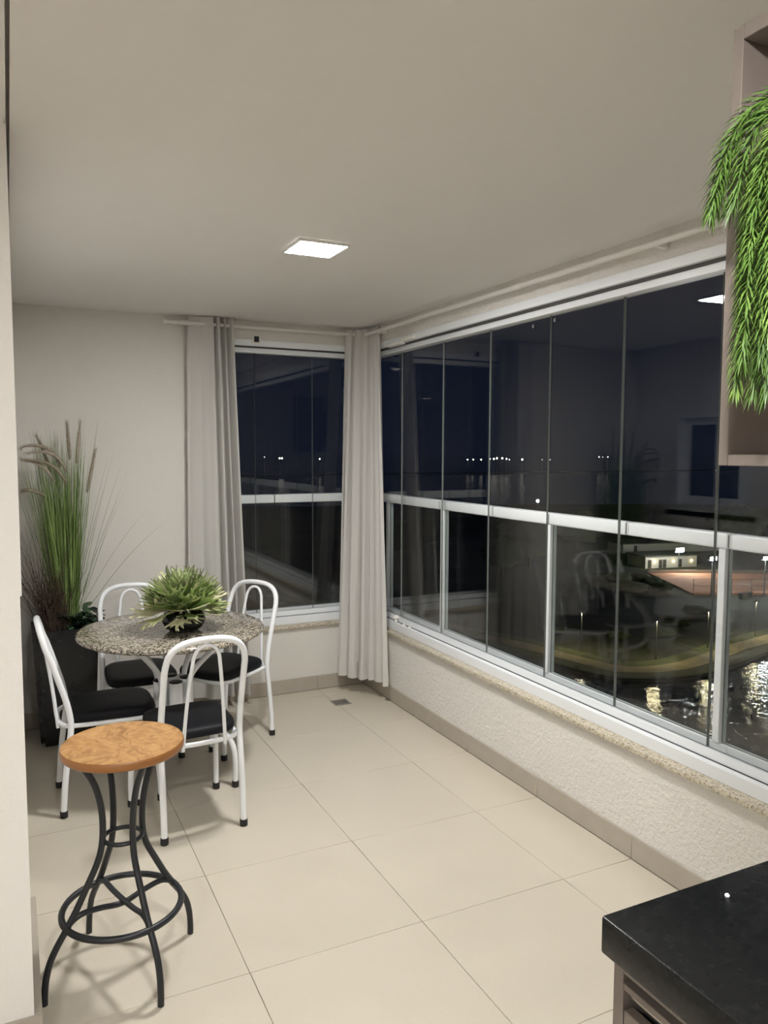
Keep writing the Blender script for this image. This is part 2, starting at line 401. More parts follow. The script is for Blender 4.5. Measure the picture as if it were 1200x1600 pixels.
# small pull knobs on the glass
for y, z in ((2.978, 2.173), (2.820, 2.178)):
    MB().bbox(GL-.012, GL-.0045, y-.006, y+.006, z-.008, z+.008, .001, 1).build('glass_knob', 'chrome', w1)
# latches
l1 = MB().bbox(W-.012, W+.028, 4.02, 4.19, 2.246, 2.272, .004, 2).bbox(W-.018, W+.02, 4.17, 4.36, 2.232, 2.256, .004, 2).build('latch', 'white_plastic', w1)
MB().bbox(1.385, 1.395, D-.006, D+.004, 2.262, 2.31, .002, 1).bbox(1.43, 1.44, D-.006, D+.004, 2.262, 2.31, .002, 1).bbox(1.385, 1.44, D-.004, D+.004, 2.255, 2.266, .002, 1).build('latch', 'white_plastic', w2)
MB().bbox(1.398, 1.427, D-.008, D+.003, 2.268, 2.302, .002, 1).build('latch_body', 'black_metal', w2)
kn = MB(); kn.lathe([(.010,0),(.012,.006),(.008,.012),(.008,.02),(.017,.026),(.019,.034),(.016,.042),(.006,.046)], 16, (W+.045, 4.33, .505))
for q in range(5):
    a = q*1.2566; kn.lathe([(.004,0),(.006,.004),(.006,.012),(.003,.016)], 8, (W+.045+.017*math.cos(a), 4.33+.017*math.sin(a), .527))
kn.build('lock_knob', 'white_plastic', w1)
for y in (4.24, 4.16): MB().bbox(W+.026, W+.058, y-.012, y+.012, .503, .507, .001, 1).build('track_bracket', 'white_plastic', w1)
for y in (4.245, 4.165): MB().bbox(W+.036, W+.046, y-.004, y+.004, .5072, .510, .001, 1).build('screw', 'slot', w1)

# window_3: sliding window in the left wall, seen only in the glass
w3 = tag(empty('window_3'), 'white sliding window with shutter box in the left wall', kind='structure')
f3 = MB()
f3.box(-.08, .020, 3.56, 3.61, 1.16, 2.06).box(-.08, .020, 4.29, 4.34, 1.16, 2.06).box(-.08, .020, 3.61, 4.29, 1.16, 1.22)
f3.build('window_frame', 'white_al', w3)
MB().bbox(-.08, .018, 3.61, 4.29, 1.84, 2.06, .003, 1).build('shutter_box', 'white_al', w3)
for a, b, x in ((3.61, 3.97, -.02), (3.94, 4.29, -.05)):
    s = MB().box(x-.012, x+.012, a, a+.05, 1.22, 1.84).box(x-.012, x+.012, b-.05, b, 1.22, 1.84).box(x-.012, x+.012, a+.05, b-.05, 1.22, 1.27).box(x-.012, x+.012, a+.05, b-.05, 1.79, 1.84).build('sash', 'white_al', w3)
    pane(w3, x-.003, x+.003, a+.05, b-.05, 1.27, 1.79)
MB().box(-.16, -.15, 3.56, 4.34, 1.16, 2.06).build('dark_backing', 'slot', w3)  # plain dark sheet closing the opening behind the panes
MB().bbox(-.1, .022, 3.50, 4.40, 1.125, 1.16, .003, 1).build('window_sill', 'granite_black', w3)

# ------------------------------------------------------------------ railings outside the glass
def railing_right():
    t = tag(empty('balcony_railing'), 'white aluminium railing with glass infill outside the long right window', 'railing')
    x0, x1 = W+.115, W+.160
    segs = [D+.165, 4.40, 3.924, 3.399, 2.896, 2.392, 1.891, 1.39, .89]
    for a, b in zip(segs[:-1], segs[1:]):
        MB().bbox(x0, x1, b+.002, a-.002, 1.250, 1.306, .008, 3).build('top_rail', 'white_al', t)
    MB().box(x0+.004, x1-.004, .89, D+.16, 1.256, 1.300).build('rail_core', 'slot', t)
    MB().bbox(x0+.01, x1-.005, .89, D+.16, .455, .545, .002, 1).build('base_rail', 'white_al', t)
    py = [4.612, 3.887, 2.898, 1.917, .95]
    for y in py: MB().bbox(x0+.003, x0+.043, y-.015, y+.015, .545, 1.2498, .002, 1).build('post', 'white_al', t)
    for a, b in zip([D+.15]+py, py+[.89]):
        if a-b > .05: pane(t, x0+.018, x0+.024, b+.016, a-.016, .546, 1.249, 'infill_pane', 'glass_rail')
railing_right()
def railing_far():
    t = tag(empty('balcony_railing'), 'white aluminium railing with glass infill outside the narrow far window', 'railing')
    y0, y1 = D+.115, D+.160
    segs = [XJ-.05, 1.56, W+.11]
    for a, b in zip(segs[:-1], segs[1:]):
        MB().bbox(a+.002, b-.002, y0, y1, 1.250, 1.306, .008, 3).build('top_rail', 'white_al', t)
    MB().box(XJ-.05, W+.10, y0+.004, y1-.004, 1.256, 1.300).build('rail_core', 'slot', t)
    MB().bbox(XJ-.05, W+.10, y0+.01, y1-.005, .455, .545, .002, 1).build('base_rail', 'white_al', t)
    for x in (XJ, W+.085): MB().bbox(x-.015, x+.015, y0+.003, y0+.043, .545, 1.2498, .002, 1).build('post', 'white_al', t)
    pane(t, XJ+.02, W+.065, y0+.018, y0+.024, .546, 1.249, 'infill_pane', 'glass_rail')
railing_far()

# ------------------------------------------------------------------ ceiling lamps
def led_panel(x, y, m_, label, s=.19):
    t = tag(empty('ceiling_light_panel', (x, y, H)), label, 'ceiling light', 'square ceiling light panels')
    h = s/2
    f = MB()
    f.bbox(-h-.009, h+.009, -h-.009, -h, -.013, -.0005, .001, 1).bbox(-h-.009, h+.009, h, h+.009, -.013, -.0005, .001, 1)
    f.bbox(-h-.009, -h, -h, h, -.013, -.0005, .001, 1).bbox(h, h+.009, -h, h, -.013, -.0005, .001, 1)
    f.build('frame', 'white_plastic', t)
    MB().box(-h, h, -h, h, -.012, -.002).build('diffuser', m_, t)
led_panel(1.112, 2.912, 'led', 'lit square white light panel on the balcony ceiling in view')
led_panel(.45, .35, 'led_near', 'lit square light panel on the ceiling above the camera')
led_panel(-1.2, -.6, 'led_near', 'lit square light panel on the living room ceiling')

# ------------------------------------------------------------------ curtain rods
def rod(label, p0, p1, couplings, brackets, capstart=True):
    t = tag(empty('curtain_rod'), label, 'curtain rod')
    P0, P1 = Vector(p0), Vector(p1)
    MB().tube([P0, P1], .0118, 14).build('tube', 'rod', t)
    d = (P1-P0).normalized()
    for f0 in couplings:
        c = P0.lerp(P1, f0); MB().tube([c-d*.035, c-d*.033, c+d*.033, c+d*.035], [.0120, .0142, .0142, .0120], 14).build('coupling', 'rod', t)
    for e, sg in ((P0, -1), (P1, 1)):
        MB().tube([e-d*sg*.006, e+d*sg*.002, e+d*sg*.012, e+d*sg*.016], [.0120, .0150, .0150, .010], 14).build('end_cap', 'white_plastic', t)
    for b in brackets:
        MB().bbox(*b, .001, 1).build('bracket', 'white_plastic', t)
    return t
RX = W-.055; RZ = 2.337
rod('long white curtain rod above the right window', (RX-.006, 4.545, RZ), (RX-.006, .98, 2.325), (.455, .79),
    [(RX+.007, WW-.001, 4.40, 4.42, RZ-.012, RZ+.012), (RX+.007, WW-.001, 2.10, 2.12, RZ-.018, RZ+.006)])
RY = D-.06
rod('short white curtain rod above the far window', (.85, RY, 2.345), (2.045, RY, 2.349), (.09,),
    [(.90, .915, RY+.011, DW-.001, 2.333, 2.357), (1.93, 1.945, RY+.011, DW-.001, 2.337, 2.361)])

# ------------------------------------------------------------------ curtains
def curtain(name, label, path_top, path_bot, z0, z1, nf, amp_t, amp_b, m_, hem, seed, warp=False):
    rnd = random.Random(seed)
    t = tag(empty(name), label, 'curtain')
    NU, NV = nf*14, 44
    pt = catmull([Vector((*p, 0)) for p in path_top], 40); pb = catmull([Vector((*p, 0)) for p in path_bot], 40)
    def samp(p, u):
        L = [0]
        for a, b in zip(p[:-1], p[1:]): L.append(L[-1]+(b-a).length)
        s = u*L[-1]
        for i in range(len(p)-1):
            if s <= L[i+1] or i == len(p)-2:
                q = (s-L[i])/max(1e-9, L[i+1]-L[i]); return p[i].lerp(p[i+1], q), (p[i+1]-p[i]).normalized()
    ph = [rnd.uniform(-.6, .6) for _ in range(nf+2)]; am = [rnd.uniform(.65, 1.25) for _ in range(nf+2)]
    def off(u, v):
        big = 1.0
        x = u*nf
        if warp:
            x = u/.56*.80 if u < .56 else .80+(u-.56)/.44*(nf-.80)
            big = .55+.75*min(1, max(0, (u-.44)/.10))
        i = int(x); f = x-i
        p = ph[i]*(1-f)+ph[i+1]*f; a = am[i]*(1-f)+am[i+1]*f
        w = math.sin(2*math.pi*x+p + .25*math.sin(3.1*v+i))
        w = math.copysign(abs(w)**.8, w)
        return big*a*w + .18*math.sin(2*math.pi*x*2.3+2*v)
    mb = MB(); vv = []
    for j in range(NV+1):
        v = j/NV; z = z1+(z0-z1)*v
        for i in range(NU+1):
            u = i/NU
            a, da = samp(pt, u); b, db = samp(pb, u)
            p = a.lerp(b, v**1.1); d = da.lerp(db, v).normalized(); nr = Vector((-d.y, d.x, 0))
            p = p + nr*off(u, v)*(amp_t+(amp_b-amp_t)*v) + d*math.cos(2*math.pi*u*nf)*.006
            zz = z + (.006*math.sin(u*9+1) if j == NV else 0)
            vv.append((p.x, p.y, zz))
    ff = [(j*(NU+1)+i, j*(NU+1)+i+1, (j+1)*(NU+1)+i+1, (j+1)*(NU+1)+i) for j in range(NV) for i in range(NU)]
    mb.add(vv, ff); drape = mb.build('drape', m_, t, None)
    if hem:
        hb = MB(); hv = []
        js_ = [NV-2, NV-1, NV]
        for j in js_:
            for i in range(NU+1):
                p = Vector(vv[j*(NU+1)+i]); a = Vector(vv[j*(NU+1)+max(0, i-1)]); b = Vector(vv[j*(NU+1)+min(NU, i+1)])
                d = (b-a).normalized(); nr = Vector((d.y, -d.x, 0)); hv.append(tuple(p+nr*.0025))
        hf = [(j*(NU+1)+i, j*(NU+1)+i+1, (j+1)*(NU+1)+i+1, (j+1)*(NU+1)+i) for j in range(2) for i in range(NU)]
        hb.add(hv, hf).build('hem', m_, t, None)
    return t
curtain('window_curtain', 'long grey curtain drawn aside on the far wall left of the window',
        [(.965, D-.06), (1.12, D-.065), (1.245, D-.06)], [(.94, D-.075), (1.10, D-.085), (1.315, D-.075)], .07, 2.385, 4, .026, .044, 'curtain', True, 5, True)
curtain('window_curtain', 'pale grey sheer curtain bunched in the corner between both windows',
        [(1.985, D-.050), (2.06, D-.07), (RX+.030, 4.55), (RX+.026, 4.43)], [(1.905, D-.10), (1.97, 4.53), (2.06, 4.42), (2.105, 4.26)], .12, 2.375, 6, .016, .028, 'sheer', True, 11)

# floor drain
dr = tag(empty('floor_drain', (1.845, 4.42, 0)), 'small square steel drain grate set in the floor tiles', 'drain')
MB().bbox(-.055, .055, -.055, .055, .0002, .002, .0006, 1).build('plate', 'drain', dr)
for k in range(6): MB().bbox(-.042+k*.0155, -.035+k*.0155, -.036, .036, .0021, .0028, .0002, 1).build('slit', 'slot', dr)

# ------------------------------------------------------------------ dining chairs
def sup(a, b, n, k):
    out = []
    for i in range(k):
        t = 2*math.pi*i/k; c, s = math.cos(t), math.sin(t)
        out.append((a*math.copysign(abs(c)**(2/n), c), b*math.copysign(abs(s)**(2/n), s)))
    return out
def make_chair():
    t = empty('dining_chair')
    half = [(.167,-.205,.028),(.167,-.196,.15),(.1665,-.180,.29),(.166,-.166,.40),(.1655,-.180,.50),(.165,-.212,.61),(.1645,-.240,.70),(.162,-.256,.742),(.150,-.268,.786),(.120,-.277,.820),(.070,-.282,.838)]
    path = [(-x, y, z) for x, y, z in half] + [(0,-.284,.843)] + half[::-1]
    bf = MB().tube(catmull(path, 4), .0135, 12).build('back_frame', 'white_paint', t)
    hb = [(.088,-.214,.375),(.080,-.226,.50),(.068,-.244,.64),(.057,-.259,.732),(.050,-.266,.774),(.032,-.272,.805)]
    MB().tube(catmull([(-x, y, z) for x, y, z in hb]+[(0,-.275,.817)]+hb[::-1], 4), .0078, 10).build('back_hoop', 'white_paint', t)
    ring = [(0,-.212),(.075,-.208),(.132,-.188),(.150,-.150),(.160,-.05),(.165,.07),(.160,.150),(.125,.190),(0,.197)]
    loop = [(x, y, .395) for x, y in ring] + [(-x, y, .395) for x, y in ring[1:-1][::-1]]
    MB().tube(catmull(loop, 4, True), .0105, 10, True).build('seat_frame', 'white_paint', t)
    foot = MB().lathe([(.012,0),(.0165,.002),(.0168,.026),(.0155,.030)], 14).mesh('rubber_foot', 'black_rubber')
    for s in (-1, 1):
        f = link('rubber_foot', foot, bf); f.location = (s*.167, -.205, 0)
        lg = MB().tube(catmull([(s*.158,.165,.388),(s*.166,.182,.30),(s*.172,.198,.15),(s*.174,.205,.028)], 4), .0125, 12).build('leg', 'white_paint', t)
        f = link('rubber_foot', foot, lg); f.location = (s*.174, .205, 0)
    pad = MB(); K = 44; prof = [(.86,.404),(.97,.407),(1.0,.416),(1.0,.428),(.985,.438),(.93,.446),(.80,.450),(.4,.453)]
    vs_ = []
    for sc, z in prof:
        for x, y in sup(.172, .192, 4.5, K):
            tp = 1+.05*(y/.19); vs_.append((x*sc*tp, y*sc+.012, z - .006*(max(0, y)/.19)**2))
    n0 = len(prof); ff = []
    for i in range(n0-1):
        for q in range(K): ff.append((i*K+q, i*K+(q+1) % K, (i+1)*K+(q+1) % K, (i+1)*K+q))
    ff.append(tuple(reversed(range(K)))); ff.append(tuple((n0-1)*K+q for q in range(K)))
    pad.add(vs_, ff).build('seat', 'vinyl', t, 50)
    return t
ch = make_chair()
spots = [(.671, 3.303, R(3.6), 'white tubular chair with black seat nearest the camera, its back to us'),
         (.371, 3.680, R(-90), 'white tubular chair with black seat left of the round table, beside the planter'),
         (1.018, 4.089, R(124.8), 'white tubular chair with black seat right of the round table, nearest the window'),
         (.585, 4.165, R(180), 'white tubular chair with black seat behind the round table, against the far wall')]
for i, (x, y, a, lb) in enumerate(spots):
    o = ch if i == 0 else copy_tree(ch)
    o.location = (x, y, 0); o.rotation_euler = (0, 0, a)
    tag(o, lb, 'chair', 'dining chairs around the round table')

# ------------------------------------------------------------------ round granite table
TZ = .742; TC = (.682, 3.735)
tb = tag(empty('dining_table', (*TC, 0)), 'round speckled granite table on a white tubular steel base', 'table')
MB().lathe([(.40,-.026),(.428,-.025),(.436,-.018),(.437,-.010),(.433,-.003),(.425,0),(.3,0),(.05,0)], 96, (0,0,TZ)).build('table_top', 'granite_table', tb, 40)
prof = [(.335,.028),(.336,.12),(.325,.195),(.29,.243),(.22,.275),(.145,.300),(.098,.335),(.088,.39),(.088,.46),(.100,.515),(.140,.570),(.20,.630),(.26,.685),(.285,.713)]
footm = MB().lathe([(.012,0),(.0165,.002),(.0168,.026),(.0155,.030)], 14).mesh('rubber_foot', 'black_rubber')
for q in range(4):
    a = R(45+90*q); c, s = math.cos(a), math.sin(a)
    lg = MB().tube(catmull([(r*c, r*s, z) for r, z in prof], 4), .0135, 12).build('leg', 'white_paint', tb)
    f = link('rubber_foot', footm, lg); f.location = (.335*c, .335*s, 0)
    MB().lathe([(.0,.7135),(.035,.7135),(.035,.7155),(.0,.7155)], 16, (.285*c, .285*s, 0), close=False).build('support_pad', 'black_rubber', tb)
for q in range(4):
    a = R(90*q); c, s = math.cos(a), math.sin(a)
    col_ = MB().lathe([(.032,.30),(.0325,.302),(.0325,.486),(.0315,.488)], 24, (.062*c, .062*s, 0)).build('column', 'white_paint', tb)
    MB().lathe([(.031,.4882),(.0315,.492),(.029,.494),(.01,.4945)], 24, (.062*c, .062*s, 0)).build('end_cap', 'black_rubber', col_)

# ------------------------------------------------------------------ bowl with staghorn fern
BX, BY = .721, 3.652
fb = tag(empty('fern_arrangement', (BX, BY, TZ)), 'pale green staghorn fern in a shiny black bowl on the round table', 'plant')
MB().lathe([(.045,.001),(.062,.002),(.086,.018),(.100,.046),(.098,.072),(.086,.090),(.078,.095),(.070,.091),(.062,.074),(.02,.070)], 48).build('bowl', 'bowl', fb, 60)
def frond_mesh(seed, L, m_, broad=1.0):
    rnd = random.Random(seed); mb = MB(); bend = rnd.uniform(-.45, .15)
    def pos(u, v):
        return (L*u*(1-.05*u*abs(bend)), v, L*u*u*.30*bend + .5*v*v/L)
    def strip(cl, wd):
        vs_ = []
        for (u, v), w_, i in zip(cl, wd, range(len(cl))):
            a = cl[max(0, i-1)]; b = cl[min(len(cl)-1, i+1)]
            d = Vector(((b[0]-a[0])*L, b[1]-a[1])).normalized(); n = (-d.y/L, d.x)
            for sgn in (1, 0, -1):
                p = pos(u+n[0]*w_*sgn, v+n[1]*w_*sgn); vs_.append((p[0], p[1], p[2]-(.0025 if sgn == 0 else 0)))
        m = len(cl); mb.add(vs_, [(i*3+k, i*3+k+1, i*3+3+k+1, i*3+3+k) for i in range(m-1) for k in (0, 1)])
    B_ = broad
    strip([(0,0),(.15,0),(.30,0),(.45,0),(.58,0),(.68,0)], [.005,.009*B_,.016*B_,.026*B_,.034*B_,.030*B_])
    nf = rnd.choice((4,5,5,6))
    for k in range(nf):
        s = (k-(nf-1)/2)/((nf-1)/2); v0 = s*.024*B_; ln = rnd.uniform(.26,.42)*(1-.15*abs(s)); sp = s*rnd.uniform(.030,.055)
        cl = []
        for i in range(6):
            q = i/5; cl.append((.56-.08*abs(s)+ln*q, v0+sp*(q**.9)+.005*math.sin(3*q+seed+k)))
        strip(cl, [.012*B_,.0115*B_,.0100*B_,.0082*B_,.0060*B_,.0015])
        if rnd.random() < .55:                                   # forked tip
            u0, v1 = cl[3]; sg = rnd.choice((-1, 1))
            strip([(u0, v1), (u0+ln*.22, v1+sg*.010), (u0+ln*.42, v1+sg*.018)], [.007*B_,.0055*B_,.001])
    return mb.mesh('frond', m_, None)
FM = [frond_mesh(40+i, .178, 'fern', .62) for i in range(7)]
FP = [frond_mesh(70+i, .190, 'fern_pale', 1.0) for i in range(4)]
rnd = random.Random(3)
NF = 92
for i in range(NF):
    az = i*2.39996+rnd.uniform(-.2,.2); q = (i+.5)/NF
    el = R(4+82*q**.9+rnd.uniform(-7,7))
    pale = (el < R(20) and i % 3 == 0) or i % 11 == 4
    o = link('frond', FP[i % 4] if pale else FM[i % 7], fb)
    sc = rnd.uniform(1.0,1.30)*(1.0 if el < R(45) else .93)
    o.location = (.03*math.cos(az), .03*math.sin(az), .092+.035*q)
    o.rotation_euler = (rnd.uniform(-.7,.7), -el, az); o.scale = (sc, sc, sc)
# pale antler fronds hanging over the front rim of the bowl
for az, el, sc, rx in ((-112,-32,.82,.1),(-80,-24,.72,-.2),(-150,-12,1.15,.2),(-172,-6,1.2,-.1),(-35,-4,1.0,.1)):
    o = link('frond', FP[int(abs(az)) % 4], fb); a = R(az); o.location = (.045*math.cos(a), .045*math.sin(a), .108)
    o.rotation_euler = (rx, -R(el), a); o.scale = (sc, sc, sc)

# ------------------------------------------------------------------ tall planter in the corner
PX, PYY = .245, 4.535
pl = tag(empty('planter_arrangement', (PX, PYY, 0)), 'tall black planter with ornamental grass, brown twigs and dark leaves in the corner', 'plant')
def frust(h0, h1, z0, z1, bev): 
    bm = bmesh.new(); bmesh.ops.create_cube(bm, size=2)
    for q in bm.verts:
        h_ = h1 if q.co.z > 0 else h0; q.co = Vector((q.co.x*h_, q.co.y*h_, z1 if q.co.z > 0 else z0))
    bmesh.ops.bevel(bm, geom=[e for e in bm.edges if abs(e.verts[0].co.z-e.verts[1].co.z) > .01]+[e for e in bm.edges if max(e.verts[0].co.z, e.verts[1].co.z) < z0+.01], offset=bev, segments=4, affect='EDGES')
    top = [f for f in bm.faces if min(v.co.z for v in f.verts) > z1-.005]
    r_ = bmesh.ops.inset_region(bm, faces=top, thickness=.018); 
    top = [f for f in bm.faces if all(abs(v.co.z-z1) < 1e-4 for v in f.verts) and f.calc_area() > (h1*1.7)**2]
    ex = bmesh.ops.extrude_face_region(bm, geom=top)
    for q in ex['geom']:
        if isinstance(q, bmesh.types.BMVert): q.co.z -= .05
    bmesh.ops.delete(bm, geom=top, context='FACES')
    bm.verts.index_update(); mb = MB(); mb.add([q.co[:] for q in bm.verts], [[q.index for q in f.verts] for f in bm.faces]); bm.free(); return mb
frust(.138, .165, 0, .635, .022).build('pot', 'black_pot', pl, 45)
MB().box(-.145, .145, -.145, .145, .575, .60).build('soil', 'soil', pl)
def blade(mb, tones, p0, d0, L, droop, w_, tone, seg=7, rnd=random):
    p = Vector(p0); d = Vector(d0).normalized(); side = d.cross(Vector((rnd.uniform(-1,1), rnd.uniform(-1,1), 0))).normalized()
    vs_ = []
    for i in range(seg+1):
        q = i/seg; ww = w_*(1-.9*q**1.6)
        vs_ += [p+side*ww, p-side*ww]; p = p+d*(L/seg)
        d = (d+Vector((d.x*droop, d.y*droop, -droop*.55))*(q*.9)).normalized()
    vs_ = [Vector((max(q.x, -.225), min(q.y, .19), q.z)) for q in vs_]
    f = [(2*i, 2*i+1, 2*i+3, 2*i+2) for i in range(seg)]
    mb.add(vs_, f); tones += [tone]*len(f); return p, d
gb = MB(); tones = []; rnd = random.Random(21)
for i in range(500):
    a = rnd.uniform(0, 6.283); rr = .055*math.sqrt(rnd.random())
    sp = rnd.gauss(-.02,.062); sp2 = rnd.gauss(0,.05)
    blade(gb, tones, (.02+rr*math.cos(a), .0+rr*math.sin(a), .595), (sp-.01+.6*rr*math.cos(a), sp2, 1), rnd.uniform(.58,1.12), rnd.uniform(0,.09), rnd.uniform(.0018,.0036), min(1, max(0, rnd.gauss(.5,.25))), 6, rnd)
for dx, dz, L, dr_ in ((.55,1,.80,.10),(.70,1,.78,.13),(.34,1,.86,.06),(.28,1,.98,.05),(.22,1,1.02,.04),(-.2,1,1.05,.08),(-.26,1,.95,.12),(.12,1,1.16,.02),(.16,1,1.15,.01),(.05,1,1.17,0),(-.02,1,1.16,0),(-.1,1,1.14,.02),(.30,1,.75,.10),(.2,1,.9,.08),(-.15,1,1.1,.05)):
    for k in range(1 if dx > .5 else 2):
        blade(gb, tones, (.035+rnd.uniform(-.02,.02), rnd.uniform(-.03,.03), .595), (dx+rnd.uniform(-.03,.03), rnd.uniform(-.12,.02), dz), L*rnd.uniform(.96,1.03), dr_, .0017, rnd.uniform(.05,.4), 9, rnd)
gme = gb.mesh('grass_blades', 'grass', None)
at = gme.attributes.new('tone', 'FLOAT', 'FACE'); at.data.foreach_set('value', tones)
tag(link('grass_blades', gme, pl), 'fine upright green grass blades', kind='stuff')
def plume(p0, d0, L, droop):
    p = Vector(p0); d = Vector(d0).normalized(); pts = []
    for i in range(10):
        pts.append(Vector((max(p.x, -.185), p.y, p.z))); p = p+d*(L/9); d = (d+Vector((d.x*droop, d.y*droop, -droop*.6))*.35).normalized()
    mb = MB(); mb.tube(pts, [.004,.006,.008,.009,.009,.0085,.0075,.006,.004,.001], 7)
    rr = random.Random(int(p0[0]*1e4))
    fine = catmull(pts, 8); tg = [(fine[min(i+1, len(fine)-1)]-fine[max(i-1, 0)]).normalized() for i in range(len(fine))]
    for c, t_ in zip(fine, tg):
        for k in range(7):
            o = Vector((rr.gauss(0,1), rr.gauss(0,1), rr.gauss(0,1))); o = (o-t_*o.dot(t_)).normalized()
            e = c+o*.016+t_*.022; sd = t_.cross(o)*.0006
            mb.add([c+o*.004+sd, c+o*.004-sd, e], [(0,1,2)])
    o = mb.build('plume', 'plume', pl, None); return o
for a in (((-.045,-.03,1.46),(-.22,-.05,1),.22,.16),((.0,-.05,1.50),(-.25,0,1),.27,.95),((.085,-.03,1.52),(.10,-.05,1),.23,.0),((.135,-.02,1.36),(.20,-.05,1),.24,.0),((.03,-.06,1.47),(-.3,-.1,1),.26,.80),((-.03,-.06,1.42),(-.45,-.1,1),.22,.45),((.03,-.06,1.40),(-.35,-.1,1),.27,.60),((.05,-.05,1.54),(-.05,-.05,1),.20,.05),((-.06,-.04,1.33),(-.8,-.1,.8),.18,.45)):
    plume(*a)
tw = MB(); rnd = random.Random(5)
for i in range(250):
    p = Vector((-.04+rnd.uniform(-.07,.07), rnd.uniform(-.12,.0), .60)); d = Vector((rnd.gauss(-.20,.13), rnd.gauss(-.05,.10), 1)).normalized()
    L = rnd.uniform(.22,.50) if i % 5 else rnd.uniform(.5,.78); n = 9; pts = []; 
    for k in range(n):
        pts.append(p.copy()); p = p+d*(L/n); d = (d+Vector((rnd.gauss(0,.13), rnd.gauss(0,.13), rnd.gauss(0,.05)))).normalized()
    r0 = rnd.uniform(.0016,.0030); pts = [Vector((max(q.x, -.225), q.y, q.z)) for q in pts]; tw.tube(pts, [r0*(1-.8*k/(n-1)) for k in range(n)], 4, caps=False)
tag(tw.build('twig_bundle', 'twig', pl, None), 'bundle of dark brown curly twigs', kind='stuff')
def leafm(L, Wd, curl):
    vs_ = []; n = 6
    for i in range(n+1):
        q = i/n; ww = Wd*math.sin(math.pi*min(1, q*.93+.07))**.8; z = -curl*q*q*L
        vs_ += [(q*L, ww, z+.15*ww), (q*L, 0, z-.004), (q*L, -ww, z+.15*ww)]
    return MB().add(vs_, [(i*3+k, i*3+k+1, i*3+4+k, i*3+3+k) for i in range(n) for k in (0,1)]).mesh('leaf', 'ivy', None)
LV = [leafm(.052,.019,.3), leafm(.044,.017,.5), leafm(.058,.020,.15)]
for i in range(130):
    o = link('leaf', LV[i % 3], pl); az = rnd.uniform(0, 6.28); hh = rnd.random()
    cx = rnd.gauss(.095,.052); cy = rnd.gauss(-.085,.04)
    o.location = (max(-.06, min(.17, cx)), max(-.15, min(.1, cy)), .61+.115*hh*max(.3, 1-abs(cx-.095)*4))
    o.rotation_euler = (rnd.uniform(-.5,.5), rnd.uniform(-.9,.3), az); s = rnd.uniform(.8,1.2); o.scale = (s,s,s)

# ------------------------------------------------------------------ bar stool
st = tag(empty('bar_stool', (.266, 2.388, 0), R(19)), 'black metal bar stool with round orange wood-look seat', 'stool')
SR = .178; SZT = .716
LX, LY = .0128, -.0128                                  # the worn stool leans a little
def ln_(x, y, z): return (x+LX*z/.7, y+LY*z/.7, z)
sm = MB().lathe([(.1,SZT-.026),(SR-.004,SZT-.026),(SR,SZT-.022),(SR+.001,SZT-.012),(SR,SZT-.004),(SR-.003,SZT-.0005)], 72, (LX,LY,0), mi=1, close=False)
sm.lathe([(SR-.003,SZT-.0005),(SR-.012,SZT),(.08,SZT),(.0005,SZT)], 72, (LX,LY,0), mi=0, close=False)
seat = sm.build('seat', ['burl', 'burl_edge'], st, 50)
MB().lathe([(.10,SZT-.031),(.150,SZT-.031),(.150,SZT-.0265),(.10,SZT-.0265),(.10,SZT-.031)], 40, (LX,LY,0), close=False).build('seat_plate', 'black_metal', seat)
lp = [(.237,.0),(.2365,.03),(.232,.075),(.221,.118),(.202,.155),(.175,.195),(.143,.245),(.108,.310),(.078,.370),(.065,.425),(.064,.490),(.072,.550),(.090,.610),(.120,.665),(.140,.690)]
for q in range(4):
    a = R(90*q); c, s = math.cos(a), math.sin(a)
    MB().tube(catmull([ln_(r*c, r*s, z) for r, z in lp], 4), .0098, 12).build('leg', 'black_metal', st)
def ringm(r, z, tr, n=56): return MB().tube([ln_(r*math.cos(2*math.pi*k/n), r*math.sin(2*math.pi*k/n), z) for k in range(n)], tr, 10, True)
ringm(.174, .200, .0098).build('foot_ring', 'black_metal', st)
ringm(.056, .420, .0068).build('waist_ring', 'black_metal', st)
for q in range(2):
    a = R(90*q); c, s = math.cos(a), math.sin(a)
    br = [(-.172,.196),(-.158,.214),(-.125,.226),(-.07,.220),(0,.206+.012*q),(.07,.220),(.125,.226),(.158,.214),(.172,.196)]
    MB().tube(catmull([ln_(r*c, r*s, z) for r, z in br], 4), .0085, 10).build('cross_brace', 'black_metal', st)

# ------------------------------------------------------------------ counter and base cabinet
ct = tag(MB().bbox(.775, 1.398, -1.2, .848, .842, .900, .004, 2).build('countertop', 'granite_black'), 'black granite countertop slab with pale flecks', 'countertop')
tag(MB().lathe([(.0005,0),(.0035,.0005),(.004,.003),(.002,.0055),(.0005,.006)], 10, (.985, .80, .900)).build('crumb', 'white_paint'), 'tiny white crumb on the black granite countertop', 'crumb')
cb = tag(empty('base_cabinet', (.795, 0, 0)), 'taupe laminate base cabinet with drawers under the black countertop', 'cabinet')
MB().bbox(0, .60, .820, .840, .0, .8415, .001, 1).build('end_panel', 'laminate', cb)
MB().bbox(0, .018, -1.15, .819, .820, .8415, .001, 1).build('top_rail', 'laminate', cb)
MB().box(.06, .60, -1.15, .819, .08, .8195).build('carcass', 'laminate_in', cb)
MB().box(.05, .58, -1.15, .815, .0, .08).build('plinth', 'laminate_in', cb)
